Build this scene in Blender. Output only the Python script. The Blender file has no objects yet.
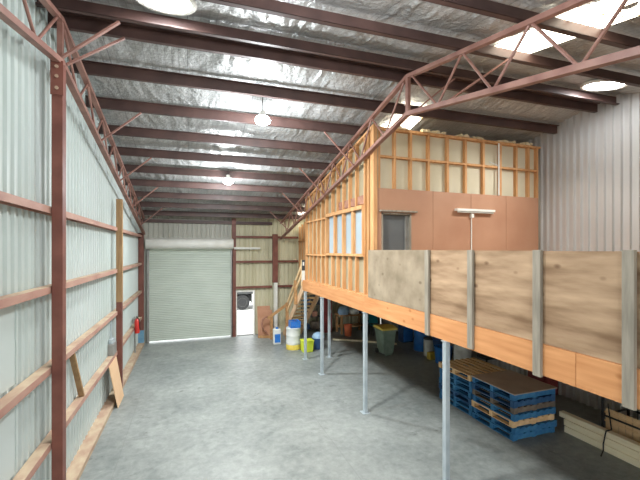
import bpy, math, random
from mathutils import Vector, Matrix, noise as mnoise
random.seed(4)
C = bpy.context.scene.collection
sc = bpy.context.scene
ORD = ['first', 'second', 'third', 'fourth', 'fifth', 'sixth', 'seventh', 'eighth', 'ninth', 'tenth', 'eleventh', 'twelfth', 'thirteenth', 'fourteenth']

# ------------------------------------------------------------------ materials
def lin(c):
    return tuple(((v/255)/12.92 if v/255 <= .04045 else ((v/255+.055)/1.055)**2.4) for v in c) + (1,)

def mk(name, c1, c2=None, scale=(4, 4, 4), rough=.6, metal=0., bump=0., detail=5., lo=.35, hi=.65, spec=.5, bscale=None, c3=None, trans=0.):
    m = bpy.data.materials.new(name); m.use_nodes = True
    nt = m.node_tree; N = nt.nodes; L = nt.links
    p = N['Principled BSDF']
    p.inputs['Roughness'].default_value = rough; p.inputs['Metallic'].default_value = metal
    p.inputs['Specular IOR Level'].default_value = spec
    if trans: p.inputs['Transmission Weight'].default_value = trans
    if c2 is None:
        p.inputs['Base Color'].default_value = lin(c1)
    tc = N.new('ShaderNodeTexCoord')
    if c2 is not None:
        mp = N.new('ShaderNodeMapping'); mp.inputs['Scale'].default_value = scale
        L.new(tc.outputs['Object'], mp.inputs['Vector'])
        n = N.new('ShaderNodeTexNoise'); n.inputs['Scale'].default_value = 1; n.inputs['Detail'].default_value = detail
        L.new(mp.outputs['Vector'], n.inputs['Vector'])
        r = N.new('ShaderNodeValToRGB'); r.color_ramp.elements[0].position = lo; r.color_ramp.elements[1].position = hi
        r.color_ramp.elements[0].color = lin(c1); r.color_ramp.elements[1].color = lin(c2)
        if c3 is not None:
            e = r.color_ramp.elements.new((lo+hi)/2); e.color = lin(c3)
        L.new(n.outputs['Fac'], r.inputs['Fac']); L.new(r.outputs['Color'], p.inputs['Base Color'])
    if bump:
        mp2 = N.new('ShaderNodeMapping'); mp2.inputs['Scale'].default_value = bscale or scale
        L.new(tc.outputs['Object'], mp2.inputs['Vector'])
        n2 = N.new('ShaderNodeTexNoise'); n2.inputs['Scale'].default_value = 1; n2.inputs['Detail'].default_value = 3
        L.new(mp2.outputs['Vector'], n2.inputs['Vector'])
        b = N.new('ShaderNodeBump'); b.inputs['Strength'].default_value = bump; b.inputs['Distance'].default_value = .05
        L.new(n2.outputs['Fac'], b.inputs['Height']); L.new(b.outputs['Normal'], p.inputs['Normal'])
    return m

def emit(name, col, s, mottled=False):
    m = bpy.data.materials.new(name); m.use_nodes = True
    nt = m.node_tree; N = nt.nodes; L = nt.links
    p = N['Principled BSDF']; p.inputs['Base Color'].default_value = (.8, .8, .75, 1)
    p.inputs['Emission Color'].default_value = lin(col); p.inputs['Emission Strength'].default_value = s
    if mottled:
        tc = N.new('ShaderNodeTexCoord'); n = N.new('ShaderNodeTexNoise'); n.inputs['Scale'].default_value = 11; n.inputs['Detail'].default_value = 3
        L.new(tc.outputs['Object'], n.inputs['Vector'])
        r = N.new('ShaderNodeValToRGB'); r.color_ramp.elements[0].position = .33; r.color_ramp.elements[1].position = .42
        r.color_ramp.elements[0].color = lin((96, 74, 40)); r.color_ramp.elements[1].color = lin(col)
        L.new(n.outputs['Fac'], r.inputs['Fac']); L.new(r.outputs['Color'], p.inputs['Emission Color'])
    return m

def foil_mat():
    m = bpy.data.materials.new('silver_foil'); m.use_nodes = True
    nt = m.node_tree; N = nt.nodes; L = nt.links
    p = N['Principled BSDF']; p.inputs['Roughness'].default_value = .3; p.inputs['Metallic'].default_value = .22
    tc = N.new('ShaderNodeTexCoord')
    n0 = N.new('ShaderNodeTexNoise'); n0.inputs['Scale'].default_value = 1.3; n0.inputs['Detail'].default_value = 4
    L.new(tc.outputs['Object'], n0.inputs['Vector'])
    r = N.new('ShaderNodeValToRGB'); r.color_ramp.elements[0].position = .3; r.color_ramp.elements[1].position = .7
    r.color_ramp.elements[0].color = lin((206, 209, 208)); r.color_ramp.elements[1].color = lin((234, 236, 236))
    L.new(n0.outputs['Fac'], r.inputs['Fac']); L.new(r.outputs['Color'], p.inputs['Base Color'])
    # creases running down the slope, warped
    wn = N.new('ShaderNodeTexNoise'); wn.inputs['Scale'].default_value = .8; wn.inputs['Detail'].default_value = 2
    L.new(tc.outputs['Object'], wn.inputs['Vector'])
    ad = N.new('ShaderNodeVectorMath'); ad.operation = 'MULTIPLY_ADD'
    L.new(wn.outputs['Color'], ad.inputs[0]); ad.inputs[1].default_value = (1.4, 1.4, 0); L.new(tc.outputs['Object'], ad.inputs[2])
    mp = N.new('ShaderNodeMapping'); mp.inputs['Scale'].default_value = (3.6, .8, 1)
    L.new(ad.outputs['Vector'], mp.inputs['Vector'])
    n1 = N.new('ShaderNodeTexNoise'); n1.noise_type = 'RIDGED_MULTIFRACTAL'; n1.inputs['Scale'].default_value = 1.2; n1.inputs['Detail'].default_value = 3
    L.new(mp.outputs['Vector'], n1.inputs['Vector'])
    # reinforcing scrim
    mp3 = N.new('ShaderNodeMapping'); mp3.inputs['Scale'].default_value = (9, 9, 9)
    L.new(tc.outputs['Object'], mp3.inputs['Vector'])
    n3 = N.new('ShaderNodeTexNoise'); n3.inputs['Scale'].default_value = 1.5; n3.inputs['Detail'].default_value = 4
    L.new(mp3.outputs['Vector'], n3.inputs['Vector'])
    b1 = N.new('ShaderNodeBump'); b1.inputs['Strength'].default_value = 1; b1.inputs['Distance'].default_value = .06
    L.new(n1.outputs['Fac'], b1.inputs['Height'])
    b2 = N.new('ShaderNodeBump'); b2.inputs['Strength'].default_value = 1; b2.inputs['Distance'].default_value = .035
    L.new(n3.outputs['Fac'], b2.inputs['Height']); L.new(b1.outputs['Normal'], b2.inputs['Normal'])
    L.new(b2.outputs['Normal'], p.inputs['Normal'])
    # crumple highlights and shade painted into the foil colour, faint reinforcing grid
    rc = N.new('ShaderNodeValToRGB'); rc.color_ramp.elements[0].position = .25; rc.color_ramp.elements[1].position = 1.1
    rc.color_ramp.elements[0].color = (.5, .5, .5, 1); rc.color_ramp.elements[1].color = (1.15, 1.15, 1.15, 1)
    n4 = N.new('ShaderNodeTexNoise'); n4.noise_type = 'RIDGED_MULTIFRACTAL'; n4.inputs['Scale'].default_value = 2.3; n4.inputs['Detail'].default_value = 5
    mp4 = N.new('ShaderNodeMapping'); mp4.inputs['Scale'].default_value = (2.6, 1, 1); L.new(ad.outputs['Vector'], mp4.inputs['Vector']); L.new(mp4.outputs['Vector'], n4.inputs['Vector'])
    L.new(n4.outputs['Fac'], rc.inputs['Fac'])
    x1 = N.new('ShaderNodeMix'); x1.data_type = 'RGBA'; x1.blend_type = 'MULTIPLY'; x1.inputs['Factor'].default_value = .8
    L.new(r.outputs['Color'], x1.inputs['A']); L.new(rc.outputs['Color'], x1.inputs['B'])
    sp = N.new('ShaderNodeSeparateXYZ'); L.new(tc.outputs['Object'], sp.inputs[0])
    fac = None
    for ax, pitch, wd in (('X', .12, .014), ('Y', .12, .014), ('X', 1.35, .016)):
        a = N.new('ShaderNodeMath'); a.operation = 'ADD'; a.inputs[1].default_value = 50; L.new(sp.outputs[ax], a.inputs[0])
        b = N.new('ShaderNodeMath'); b.operation = 'MODULO'; b.inputs[1].default_value = pitch; L.new(a.outputs[0], b.inputs[0])
        c = N.new('ShaderNodeMath'); c.operation = 'LESS_THAN'; c.inputs[1].default_value = wd; L.new(b.outputs[0], c.inputs[0])
        d = N.new('ShaderNodeMath'); d.operation = 'MULTIPLY'; d.inputs[1].default_value = .6 if pitch > 1 else .28; L.new(c.outputs[0], d.inputs[0])
        if fac is None: fac = d
        else:
            e = N.new('ShaderNodeMath'); e.operation = 'MAXIMUM'; L.new(fac.outputs[0], e.inputs[0]); L.new(d.outputs[0], e.inputs[1]); fac = e
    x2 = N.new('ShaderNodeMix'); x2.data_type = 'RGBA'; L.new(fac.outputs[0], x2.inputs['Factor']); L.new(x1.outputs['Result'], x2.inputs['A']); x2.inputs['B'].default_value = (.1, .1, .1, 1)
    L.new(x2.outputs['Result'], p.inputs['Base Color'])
    return m

def floor_mat():
    m = bpy.data.materials.new('concrete'); m.use_nodes = True
    nt = m.node_tree; N = nt.nodes; L = nt.links
    p = N['Principled BSDF']; p.inputs['Specular IOR Level'].default_value = .4
    tc = N.new('ShaderNodeTexCoord')
    def noise(s, d, rg=.5, dist=0):
        n = N.new('ShaderNodeTexNoise'); n.inputs['Scale'].default_value = s; n.inputs['Detail'].default_value = d
        n.inputs['Roughness'].default_value = rg; n.inputs['Distortion'].default_value = dist*.3
        L.new(tc.outputs['Object'], n.inputs['Vector']); return n
    def ramp(n, a, b, ca, cb):
        r = N.new('ShaderNodeValToRGB'); e = r.color_ramp.elements
        e[0].position = a; e[1].position = b; e[0].color = lin(ca); e[1].color = lin(cb)
        L.new(n.outputs['Fac'], r.inputs['Fac']); return r
    def mix(a, b, fac, mode='MIX'):
        x = N.new('ShaderNodeMix'); x.data_type = 'RGBA'; x.blend_type = mode
        if hasattr(fac, 'links'): L.new(fac, x.inputs['Factor'])
        else: x.inputs['Factor'].default_value = fac
        L.new(a, x.inputs['A']); L.new(b, x.inputs['B']); return x.outputs['Result']
    r1 = ramp(noise(.42, 8, .66, .4), .36, .64, (102, 109, 108), (150, 155, 152))
    r2 = ramp(noise(5.5, 10, .72, .8), .34, .66, (94, 101, 99), (160, 165, 161))
    col = mix(r1.outputs['Color'], r2.outputs['Color'], .42)
    st = ramp(noise(1.4, 8, .7, 1.2), .62, .72, (0, 0, 0), (255, 255, 255))        # dark drips and stains
    dk = N.new('ShaderNodeRGB'); dk.outputs[0].default_value = lin((80, 84, 81))
    col = mix(col, dk.outputs[0], st.outputs['Color'])
    wt = ramp(noise(5.5, 6, .7, .6), .69, .74, (0, 0, 0), (255, 255, 255))       # pale splashes
    lt = N.new('ShaderNodeRGB'); lt.outputs[0].default_value = lin((176, 180, 177))
    col = mix(col, lt.outputs[0], wt.outputs['Color'])
    # saw-cut joints every 4.1 m
    sp = N.new('ShaderNodeSeparateXYZ'); L.new(tc.outputs['Object'], sp.inputs[0])
    jf = None
    for ax, off, pitch in (('X', 1.3, 4.1), ('Y', 2.0, 4.3)):
        a = N.new('ShaderNodeMath'); a.operation = 'ADD'; a.inputs[1].default_value = off + 41; L.new(sp.outputs[ax], a.inputs[0])
        b = N.new('ShaderNodeMath'); b.operation = 'MODULO'; b.inputs[1].default_value = pitch; L.new(a.outputs[0], b.inputs[0])
        c = N.new('ShaderNodeMath'); c.operation = 'LESS_THAN'; c.inputs[1].default_value = .016; L.new(b.outputs[0], c.inputs[0])
        if jf is None: jf = c
        else:
            d = N.new('ShaderNodeMath'); d.operation = 'MAXIMUM'; L.new(jf.outputs[0], d.inputs[0]); L.new(c.outputs[0], d.inputs[1]); jf = d
    jc = N.new('ShaderNodeMath'); jc.operation = 'MULTIPLY'; jc.inputs[1].default_value = .22; L.new(jf.outputs[0], jc.inputs[0])
    jk = N.new('ShaderNodeRGB'); jk.outputs[0].default_value = lin((92, 92, 90))
    col = mix(col, jk.outputs[0], jc.outputs[0])
    L.new(col, p.inputs['Base Color'])
    rr = N.new('ShaderNodeMapRange'); rr.inputs['To Min'].default_value = .32; rr.inputs['To Max'].default_value = .6
    L.new(noise(1.1, 5).outputs['Fac'], rr.inputs['Value']); L.new(rr.outputs['Result'], p.inputs['Roughness'])
    return m

def ply_mat(name, c1, c2, knot, s=(1, .6, 5)):
    m = mk(name, c1, c2, (s[0]*2.2, s[1]*2.2, s[2]*2.2), .75, detail=7, lo=.3, hi=.7, spec=.25)
    nt = m.node_tree; N = nt.nodes; L = nt.links; p = N['Principled BSDF']
    src = p.inputs['Base Color'].links[0].from_socket
    tc = N.new('ShaderNodeTexCoord'); mp = N.new('ShaderNodeMapping'); mp.inputs['Scale'].default_value = (2, 2, 3.2)
    L.new(tc.outputs['Object'], mp.inputs['Vector'])
    v = N.new('ShaderNodeTexVoronoi'); v.inputs['Scale'].default_value = 1.35; L.new(mp.outputs['Vector'], v.inputs['Vector'])
    r = N.new('ShaderNodeValToRGB'); r.color_ramp.elements[0].position = .06; r.color_ramp.elements[1].position = .17
    r.color_ramp.elements[0].color = (.75, .75, .75, 1); r.color_ramp.elements[1].color = (0, 0, 0, 1)
    L.new(v.outputs['Distance'], r.inputs['Fac'])
    x = N.new('ShaderNodeMix'); x.data_type = 'RGBA'; L.new(r.outputs['Color'], x.inputs['Factor'])
    L.new(src, x.inputs['A']); x.inputs['B'].default_value = lin(knot); L.new(x.outputs['Result'], p.inputs['Base Color'])
    return m

M = {}
M['floor'] = floor_mat()
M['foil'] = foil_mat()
M['steel'] = mk('red_oxide_steel', (102, 58, 48), (124, 76, 64), (3, 3, 3), .5, spec=.45)
M['purlin'] = mk('purlin_primer', (66, 48, 45), (84, 62, 57), (2, 2, 2), .5, spec=.45)
M['truss'] = mk('truss_steel', (124, 86, 76), (150, 112, 100), (3, 3, 3), .5, spec=.45)
M['girt'] = mk('girt_steel', (158, 116, 104), (178, 142, 126), (4, 1.2, 4), .6)
M['dust'] = mk('dusty_steel', (184, 166, 140), (164, 136, 116), (6, 3, 6), .85)
M['clad_left'] = mk('pale_cladding', (180, 191, 187), (190, 199, 197), (.7, .5, .2), .45, spec=.4)
M['clad_back'] = mk('cream_cladding', (182, 176, 146), (200, 195, 168), (5, .7, .2), .5)
M['clad_grey'] = mk('grey_cladding', (160, 160, 150), (172, 172, 162), (1, .7, .2), .5)
M['clad_right'] = mk('zinc_cladding', (184, 183, 180), (198, 198, 196), (.7, .8, .3), .36, metal=.35)
M['roller'] = mk('roller_grey', (176, 186, 175), (184, 194, 183), (1, 1, 3), .5)
M['white'] = mk('white_paint', (226, 226, 220), (212, 212, 204), (2, 2, 2), .5)
M['galv'] = mk('galvanised', (166, 178, 184), (186, 196, 200), (9, 9, 4), .45, metal=.3)
M['pine'] = ply_mat('orange_pine', (184, 126, 80), (206, 150, 102), (158, 98, 52), (1.2, .5, 6))
M['stud'] = mk('stud_pine', (186, 136, 88), (208, 160, 112), (9, 9, 1.5), .7, spec=.3)
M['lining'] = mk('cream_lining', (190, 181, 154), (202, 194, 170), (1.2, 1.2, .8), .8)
M['lining_side'] = mk('shaded_lining', (150, 138, 110), (164, 153, 126), (1.2, 1.2, .8), .8)  # cream lining with the side wall's shade put into its colour
M['hardboard'] = mk('brown_hardboard', (164, 121, 95), (177, 136, 109), (.8, .8, .8), .55, spec=.35)
M['ply'] = ply_mat('old_plywood', (122, 96, 72), (186, 158, 128), (92, 64, 46), (.5, .45, 2.6))
M['plygrey'] = ply_mat('grey_plywood', (122, 109, 90), (158, 144, 123), (98, 84, 66), (.8, 1., 1.1))
M['weather'] = mk('weathered_timber', (128, 122, 110), (158, 150, 136), (14, 14, 1.6), .8, spec=.2)
M['tanwood'] = mk('tan_timber', (142, 112, 80), (164, 134, 98), (14, 14, 1.4), .75, spec=.25)
M['oldwood'] = mk('brown_timber', (150, 112, 74), (182, 142, 98), (10, 3, 10), .75, spec=.25)
M['freshply'] = mk('fresh_plywood', (212, 176, 138), (222, 188, 152), (3, 1, 1), .7)
M['cream'] = mk('cream_timber', (230, 220, 186), (242, 234, 206), (10, 1.2, 10), .7, spec=.25)
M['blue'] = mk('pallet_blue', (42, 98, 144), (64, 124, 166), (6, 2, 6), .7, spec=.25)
M['bluedark'] = mk('pallet_blue_worn', (34, 72, 112), (58, 96, 134), (6, 2, 6), .75, spec=.25)
M['greywood'] = mk('grey_timber', (98, 88, 78), (128, 116, 102), (6, 2, 6), .8, spec=.2)
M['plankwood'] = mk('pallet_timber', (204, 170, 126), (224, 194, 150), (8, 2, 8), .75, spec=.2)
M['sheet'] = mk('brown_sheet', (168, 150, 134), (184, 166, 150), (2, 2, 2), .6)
M['dark'] = mk('dark_grey', (52, 54, 56), (66, 68, 70), (2, 2, 2), .5)
M['black'] = mk('black_rubber', (26, 26, 27), (38, 38, 40), (6, 6, 6), .7)
M['doorgrey'] = mk('door_grey', (92, 95, 96), (104, 107, 108), (1, 1, 1), .35)
M['pane'] = mk('frosted_pane', (150, 168, 178), (160, 176, 184), (1, 1, 1), .35)
M['bingreen'] = mk('bin_green', (108, 128, 114), (126, 144, 130), (5, 5, 5), .55)
M['binyellow'] = mk('bin_yellow', (220, 190, 80), (230, 202, 100), (5, 5, 5), .55)
M['drumblue'] = mk('drum_blue', (34, 108, 190), (52, 124, 202), (4, 4, 4), .4)
M['navy'] = mk('navy_plastic', (36, 66, 108), (50, 80, 122), (4, 4, 4), .5)
M['lime'] = mk('lime_yellow', (206, 222, 52), (220, 232, 74), (5, 5, 5), .5)
M['yellow'] = mk('yellow_plastic', (212, 186, 74), (224, 200, 96), (5, 5, 5), .5)
M['drumwhite'] = mk('white_plastic', (216, 218, 212), (200, 204, 200), (5, 5, 5), .5)
M['red'] = mk('red_paint', (186, 44, 38), (200, 58, 50), (5, 5, 5), .4)
M['darkred'] = mk('dark_red_paint', (110, 40, 38), (128, 54, 50), (3, 3, 3), .6)
M['rust'] = mk('rust', (132, 92, 76), (166, 122, 100), (6, 6, 6), .85)
M['card'] = mk('brown_card', (176, 128, 100), (190, 144, 116), (3, 3, 3), .85)
M['teal'] = mk('teal_plastic', (30, 132, 142), (44, 148, 156), (5, 5, 5), .45)
M['orange'] = mk('orange_plastic', (206, 104, 66), (216, 120, 84), (5, 5, 5), .5)
M['bagblue'] = mk('pale_blue_plastic', (128, 164, 196), (160, 190, 212), (5, 5, 5), .5)
M['basepaint'] = mk('blue_paint', (96, 140, 168), (116, 158, 182), (5, 5, 5), .6)
M['steelgrey'] = mk('grey_metal', (138, 138, 134), (154, 154, 150), (5, 5, 5), .45, metal=.4)
M['tyre'] = mk('tyre_rubber', (40, 40, 42), (54, 54, 55), (8, 8, 8), .8)
M['apron'] = mk('pale_concrete', (214, 214, 210), (228, 228, 224), (1, 1, 1), .85)
M['insul'] = mk('insulation_scrap', (186, 170, 136), (206, 192, 160), (9, 9, 9), .95, bump=.6)
M['sky'] = emit('roof_light', (255, 246, 224), 6.0, True)
M['round'] = emit('dome_light', (250, 252, 255), 25.0)
M['lamp'] = emit('lamp_glow', (240, 248, 255), 40.0)

# ------------------------------------------------------------------ mesh builder
ROOT = {}
class MB:
    def __init__(s): s.v = []; s.f = []; s.m = []
    def add(s, vs, fs, m=0):
        o = len(s.v); s.v += [tuple(p) for p in vs]
        for f in fs: s.f.append([i+o for i in f]); s.m.append(m)
        return s
    def box(s, x0, x1, y0, y1, z0, z1, m=0, mtop=None):
        vs = [(x0, y0, z0), (x1, y0, z0), (x1, y1, z0), (x0, y1, z0), (x0, y0, z1), (x1, y0, z1), (x1, y1, z1), (x0, y1, z1)]
        s.add(vs, [(0, 3, 2, 1), (0, 1, 5, 4), (1, 2, 6, 5), (2, 3, 7, 6), (3, 0, 4, 7)], m)
        o = len(s.v)-8; s.f.append([o+4, o+5, o+6, o+7]); s.m.append(m if mtop is None else mtop); return s
    def bar(s, p, q, w, h, m=0, up=(0, 0, 1)):
        p = Vector(p); q = Vector(q); d = (q-p).normalized(); u = Vector(up)
        a = d.cross(u)
        if a.length < 1e-4: a = d.cross(Vector((1, 0, 0)))
        a.normalize(); b = a.cross(d).normalized()
        a *= w/2; b *= h/2
        vs = [p-a-b, p+a-b, p+a+b, p-a+b, q-a-b, q+a-b, q+a+b, q-a+b]
        return s.add(vs, [(0, 3, 2, 1), (4, 5, 6, 7), (0, 1, 5, 4), (1, 2, 6, 5), (2, 3, 7, 6), (3, 0, 4, 7)], m)
    def tube(s, p, q, r, n=10, m=0, r2=None):
        p = Vector(p); q = Vector(q); d = (q-p).normalized(); r2 = r if r2 is None else r2
        a = d.orthogonal().normalized(); b = d.cross(a)
        vs = []
        for c, rr in ((p, r), (q, r2)):
            for i in range(n):
                t = 2*math.pi*i/n; vs.append(c + a*math.cos(t)*rr + b*math.sin(t)*rr)
        fs = [(i, (i+1) % n, n+(i+1) % n, n+i) for i in range(n)] + [tuple(range(n-1, -1, -1)), tuple(range(n, 2*n))]
        return s.add(vs, fs, m)
    def path(s, pts, r, n=8, m=0):
        for a, b in zip(pts, pts[1:]): s.tube(a, b, r, n, m)
        return s
    def lathe(s, c, prof, n=20, m=0, axis='z'):
        vs = []
        for r, z in prof:
            for i in range(n):
                t = 2*math.pi*i/n; a, b = r*math.cos(t), r*math.sin(t)
                vs.append((c[0]+a, c[1]+b, c[2]+z) if axis == 'z' else ((c[0]+a, c[1]+z, c[2]+b) if axis == 'y' else (c[0]+z, c[1]+a, c[2]+b)))
        fs = []
        for k in range(len(prof)-1):
            for i in range(n): fs.append((k*n+i, k*n+(i+1) % n, (k+1)*n+(i+1) % n, (k+1)*n+i))
        fs.append(tuple(range(n-1, -1, -1))); k = (len(prof)-1)*n; fs.append(tuple(range(k, k+n)))
        return s.add(vs, fs, m)
    def prism(s, poly, d, m=0):
        n = len(poly); d = Vector(d)
        vs = [Vector(p) for p in poly] + [Vector(p)+d for p in poly]
        fs = [tuple(range(n-1, -1, -1)), tuple(range(n, 2*n))] + [(i, (i+1) % n, n+(i+1) % n, n+i) for i in range(n)]
        return s.add(vs, fs, m)
    def build(s, name, mats, parent=None, smooth=False, bevel=0, solid=0, origin=None):
        if not isinstance(mats, (list, tuple)): mats = [mats]
        if parent is not None: og = ROOT[parent.name]
        elif origin is not None: og = Vector(origin)
        else:
            xs, ys, zs = zip(*s.v); og = Vector(((min(xs)+max(xs))/2, (min(ys)+max(ys))/2, min(zs)))
        me = bpy.data.meshes.new(name)
        me.from_pydata([(x-og.x, y-og.y, z-og.z) for x, y, z in s.v], [], s.f); me.update()
        for i, k in enumerate(s.m): me.polygons[i].material_index = k
        for k in mats: me.materials.append(M[k])
        import bmesh
        bm = bmesh.new(); bm.from_mesh(me); bmesh.ops.recalc_face_normals(bm, faces=bm.faces); bm.to_mesh(me); bm.free()
        if smooth:
            for p in me.polygons: p.use_smooth = True
            me.set_sharp_from_angle(angle=math.radians(40))
        o = bpy.data.objects.new(name, me); C.objects.link(o)
        if parent is not None: o.parent = parent
        else: o.location = og
        ROOT[o.name] = og
        if bevel:
            b = o.modifiers.new('bevel', 'BEVEL'); b.width = bevel; b.segments = 2; b.limit_method = 'ANGLE'
        if solid:
            b = o.modifiers.new('solid', 'SOLIDIFY'); b.thickness = solid; b.offset = 0
        return o

def tag(o, label=None, cat=None, group=None, kind=None):
    if label: o['label'] = label
    if cat: o['category'] = cat
    if group: o['group'] = group
    if kind: o['kind'] = kind
    return o
def empty(name, loc, label=None, cat=None, group=None, kind=None):
    o = bpy.data.objects.new(name, None); C.objects.link(o); o.location = loc; o.empty_display_size = .1
    ROOT[o.name] = Vector(loc); return tag(o, label, cat, group, kind)
def copy_tree(o, parent=None):
    c = o.copy(); C.objects.link(c); c.parent = parent
    for ch in list(o.children): copy_tree(ch, c)
    return c
def struct(mb, name, mats, parent=None, **k):
    o = mb.build(name, mats, parent, **k)
    if parent is None: o['kind'] = 'structure'
    return o

# ------------------------------------------------------------------ the shed: key sizes (metres)
YR, ZR, SL = 6.45, 7.70, .2          # ridge line, foil height at the ridge, roof pitch
SK = .03                              # the shed's roof lines run a touch out of square to the office
def roof(y, x=-1.9): return ZR - SL*abs(y-YR+SK*(x+1.9))
XL, XR, YB, YF = -2.08, 9.62, 17.45, -4.0

def corr(mb, p0, p1, z0, ztop, n, pitch=.2, dep=.03, m=0):
    """trapezoidal ribbed sheet from p0 to p1 in plan; n = direction of the ribs"""
    p0 = Vector((p0[0], p0[1])); p1 = Vector((p1[0], p1[1])); n = Vector(n); d = p1-p0; Ln = d.length; d.normalize()
    pts = []; t = 0
    while t < Ln-1e-6:
        for a, o in ((0, 0), (.12*pitch/.2, 0), (.14*pitch/.2, dep), (.18*pitch/.2, dep)):
            if t+a <= Ln: pts.append((t+a, o))
        t += pitch
    pts.append((Ln, 0))
    base = len(mb.v)
    for a, o in pts:
        q = p0 + d*a + n*o
        mb.v.append((q.x, q.y, z0)); mb.v.append((q.x, q.y, ztop(q.x, q.y) if callable(ztop) else ztop))
    for i in range(len(pts)-1):
        b = base+2*i; mb.f.append([b, b+2, b+3, b+1]); mb.m.append(m)

# floor and ground outside
struct(MB().box(XL-.1, XR+.1, YF, YB+.12, -.2, 0), 'floor', 'floor', origin=(0, 0, 0))
struct(MB().box(-20, 30, YB+.12, 60, -.25, -.02).box(-20, 30, -40, YF, -.25, -.02), 'ground_outside', 'apron', origin=(0, 0, -.25))

# foil ceiling: sags a little between the purlins
PUR_FAR = [7.75 + 1.12*k for k in range(9)]
PUR_NEAR = [5.02, 3.85, 2.75, 1.65, .5, -.7, -1.9, -3.1]
lines = sorted(PUR_NEAR + [6.25, 6.68] + PUR_FAR)
mb = MB(); nx = 230; ys = []
y = YF
while y < YB+.05: ys.append(y); y += .07
ys.append(YB+.1)
for yy in ys:
    for i in range(nx+1):
        x = XL-.1 + (XR-XL+.2)*i/nx; ye = yy+SK*(x+1.9)
        lo = max([l for l in lines if l <= ye], default=YF); hi = min([l for l in lines if l > ye], default=YB+.3)
        t = (ye-lo)/(hi-lo) if hi > lo else 0
        env = 4*t*(1-t)
        sag = .04*env*(.75+.25*math.sin(x*2.3+yy)+.2*math.sin(x*5.1-yy*2))
        q = mnoise.noise(Vector((x*5.5+1.2*mnoise.noise(Vector((x*.9, yy*.8, 1))), yy*.9, 3)))
        q = max(0, .35-abs(q))*.085                                # sharp creases running down the slope
        q += .012*mnoise.noise(Vector((x*7, yy*6, 9)))
        mb.v.append((x, yy, roof(yy, x)+.08-sag-q*(.35+.65*env)))
for j in range(len(ys)-1):
    for i in range(nx):
        a = j*(nx+1)+i; mb.f.append([a, a+1, a+nx+2, a+nx+1]); mb.m.append(0)
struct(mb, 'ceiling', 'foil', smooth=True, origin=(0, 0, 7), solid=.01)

# left wall
wl = empty('wall_left', (XL, 6.5, 0), kind='structure')
mb = MB(); corr(mb, (XL, YF), (XL, YB), 0, lambda x, y: roof(y, x)+.1, (1, 0), dep=.032); mb.build('cladding', 'clad_left', wl, solid=.006)
mb = MB().box(XL+.02, XL+.035, 1.5, 5.55, 2.34, 3.40); mb.box(XL+.02, XL+.05, 5.55, 5.60, 2.34, 3.40); mb.build('lining_sheet', 'clad_left', wl)
mb = MB().box(XL+.02, XL+.035, 1.5, 5.55, 1.24, 2.2); mb.box(XL+.02, XL+.05, 5.55, 5.60, 1.24, 2.2); mb.build('lining_sheet', 'clad_left', wl)
struct(MB().box(XL+.02, XL+.26, YF, YB-.3, 0, .1), 'baseboard_left', 'dust')

# right wall
mb = MB(); corr(mb, (XR+.06, YF), (XR+.06, YB), 0, lambda x, y: roof(y, x)+.1, (-1, 0), pitch=.19, dep=.06)
struct(mb, 'wall_right', 'clad_right', solid=.006)

# back wall with the roller door and the side door cut out
RX0, RX1, RZ = -1.68, 1.80, 4.42
DX0, DX1, DZ = 2.06, 2.82, 2.04
mb = MB()
corr(mb, (XL, YB), (RX0, YB), 0, roof(YB)+.1, (0, 1), m=1); corr(mb, (RX0, YB), (RX1, YB), RZ, roof(YB)+.1, (0, 1), m=1)
corr(mb, (RX1, YB), (DX0, YB), 0, roof(YB)+.1, (0, 1)); corr(mb, (DX0, YB), (DX1, YB), DZ, roof(YB)+.1, (0, 1))
corr(mb, (DX1, YB), (XR, YB), 0, roof(YB)+.1, (0, 1))
struct(mb, 'wall_back', ['clad_back', 'clad_grey'], solid=.006)

# front wall behind the camera, open yard doorway, second opening added to light pallets
mb = MB(); corr(mb, (XL, YF), (-1.7, YF), 0, lambda x, y: roof(y, x)+.1, (0, -1)); corr(mb, (-1.7, YF), (3.6, YF), 4.7, lambda x, y: roof(y, x)+.1, (0, -1)); corr(mb, (3.6, YF), (5.2, YF), 0, lambda x, y: roof(y, x)+.1, (0, -1)); corr(mb, (5.2, YF), (9.2, YF), 2.5, lambda x, y: roof(y, x)+.1, (0, -1)); corr(mb, (9.2, YF), (XR, YF), 0, lambda x, y: roof(y, x)+.1, (0, -1))
struct(mb, 'wall_front', 'clad_back', solid=.006)
# roller door
d1 = empty('door_1', (0, YB-.1, 0), kind='structure')
mb = MB(); nz = 104; z0 = .10
for k in range(nz+1):
    z = z0 + (4.1-z0)*k/nz; o = .0 if k % 2 else .012
    mb.v += [(RX0, YB-.12+o, z), (RX1, YB-.12+o, z)]
for k in range(nz): mb.f.append([2*k, 2*k+1, 2*k+3, 2*k+2]); mb.m.append(0)
mb.build('curtain', 'roller', d1, solid=.006)
mb = MB().box(RX0, RX1, YB-.15, YB-.08, .07, .13); mb.build('bottom_rail', 'roller', d1)
for x in (RX0-.05, RX1-.03):
    MB().box(x, x+.08, YB-.2, YB-.03, 0, 4.1).build('guide', 'steelgrey', d1)
mb = MB().lathe((RX0-.08, YB-.36, 4.28), [(.0, 0), (.22, 0), (.235, .03), (.235, RX1-RX0+.10), (.22, RX1-RX0+.13), (0, RX1-RX0+.13)], 24, axis='x')
mb.build('drum_cover', 'white', d1, smooth=True)

# side door: white frame, standing open to the yard
d2 = empty('door_2', ((DX0+DX1)/2, YB, 0), kind='structure')
mb = MB().box(DX0-.07, DX0, YB-.1, YB+.06, 0, DZ+.07).box(DX1, DX1+.07, YB-.1, YB+.06, 0, DZ+.07).box(DX0, DX1, YB-.1, YB+.06, DZ, DZ+.07)
mb.build('frame', 'white', d2)
mb = MB().box(DX0, DX1, YB-.08, YB+.1, 0, .035); mb.build('threshold', 'steelgrey', d2)

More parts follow.
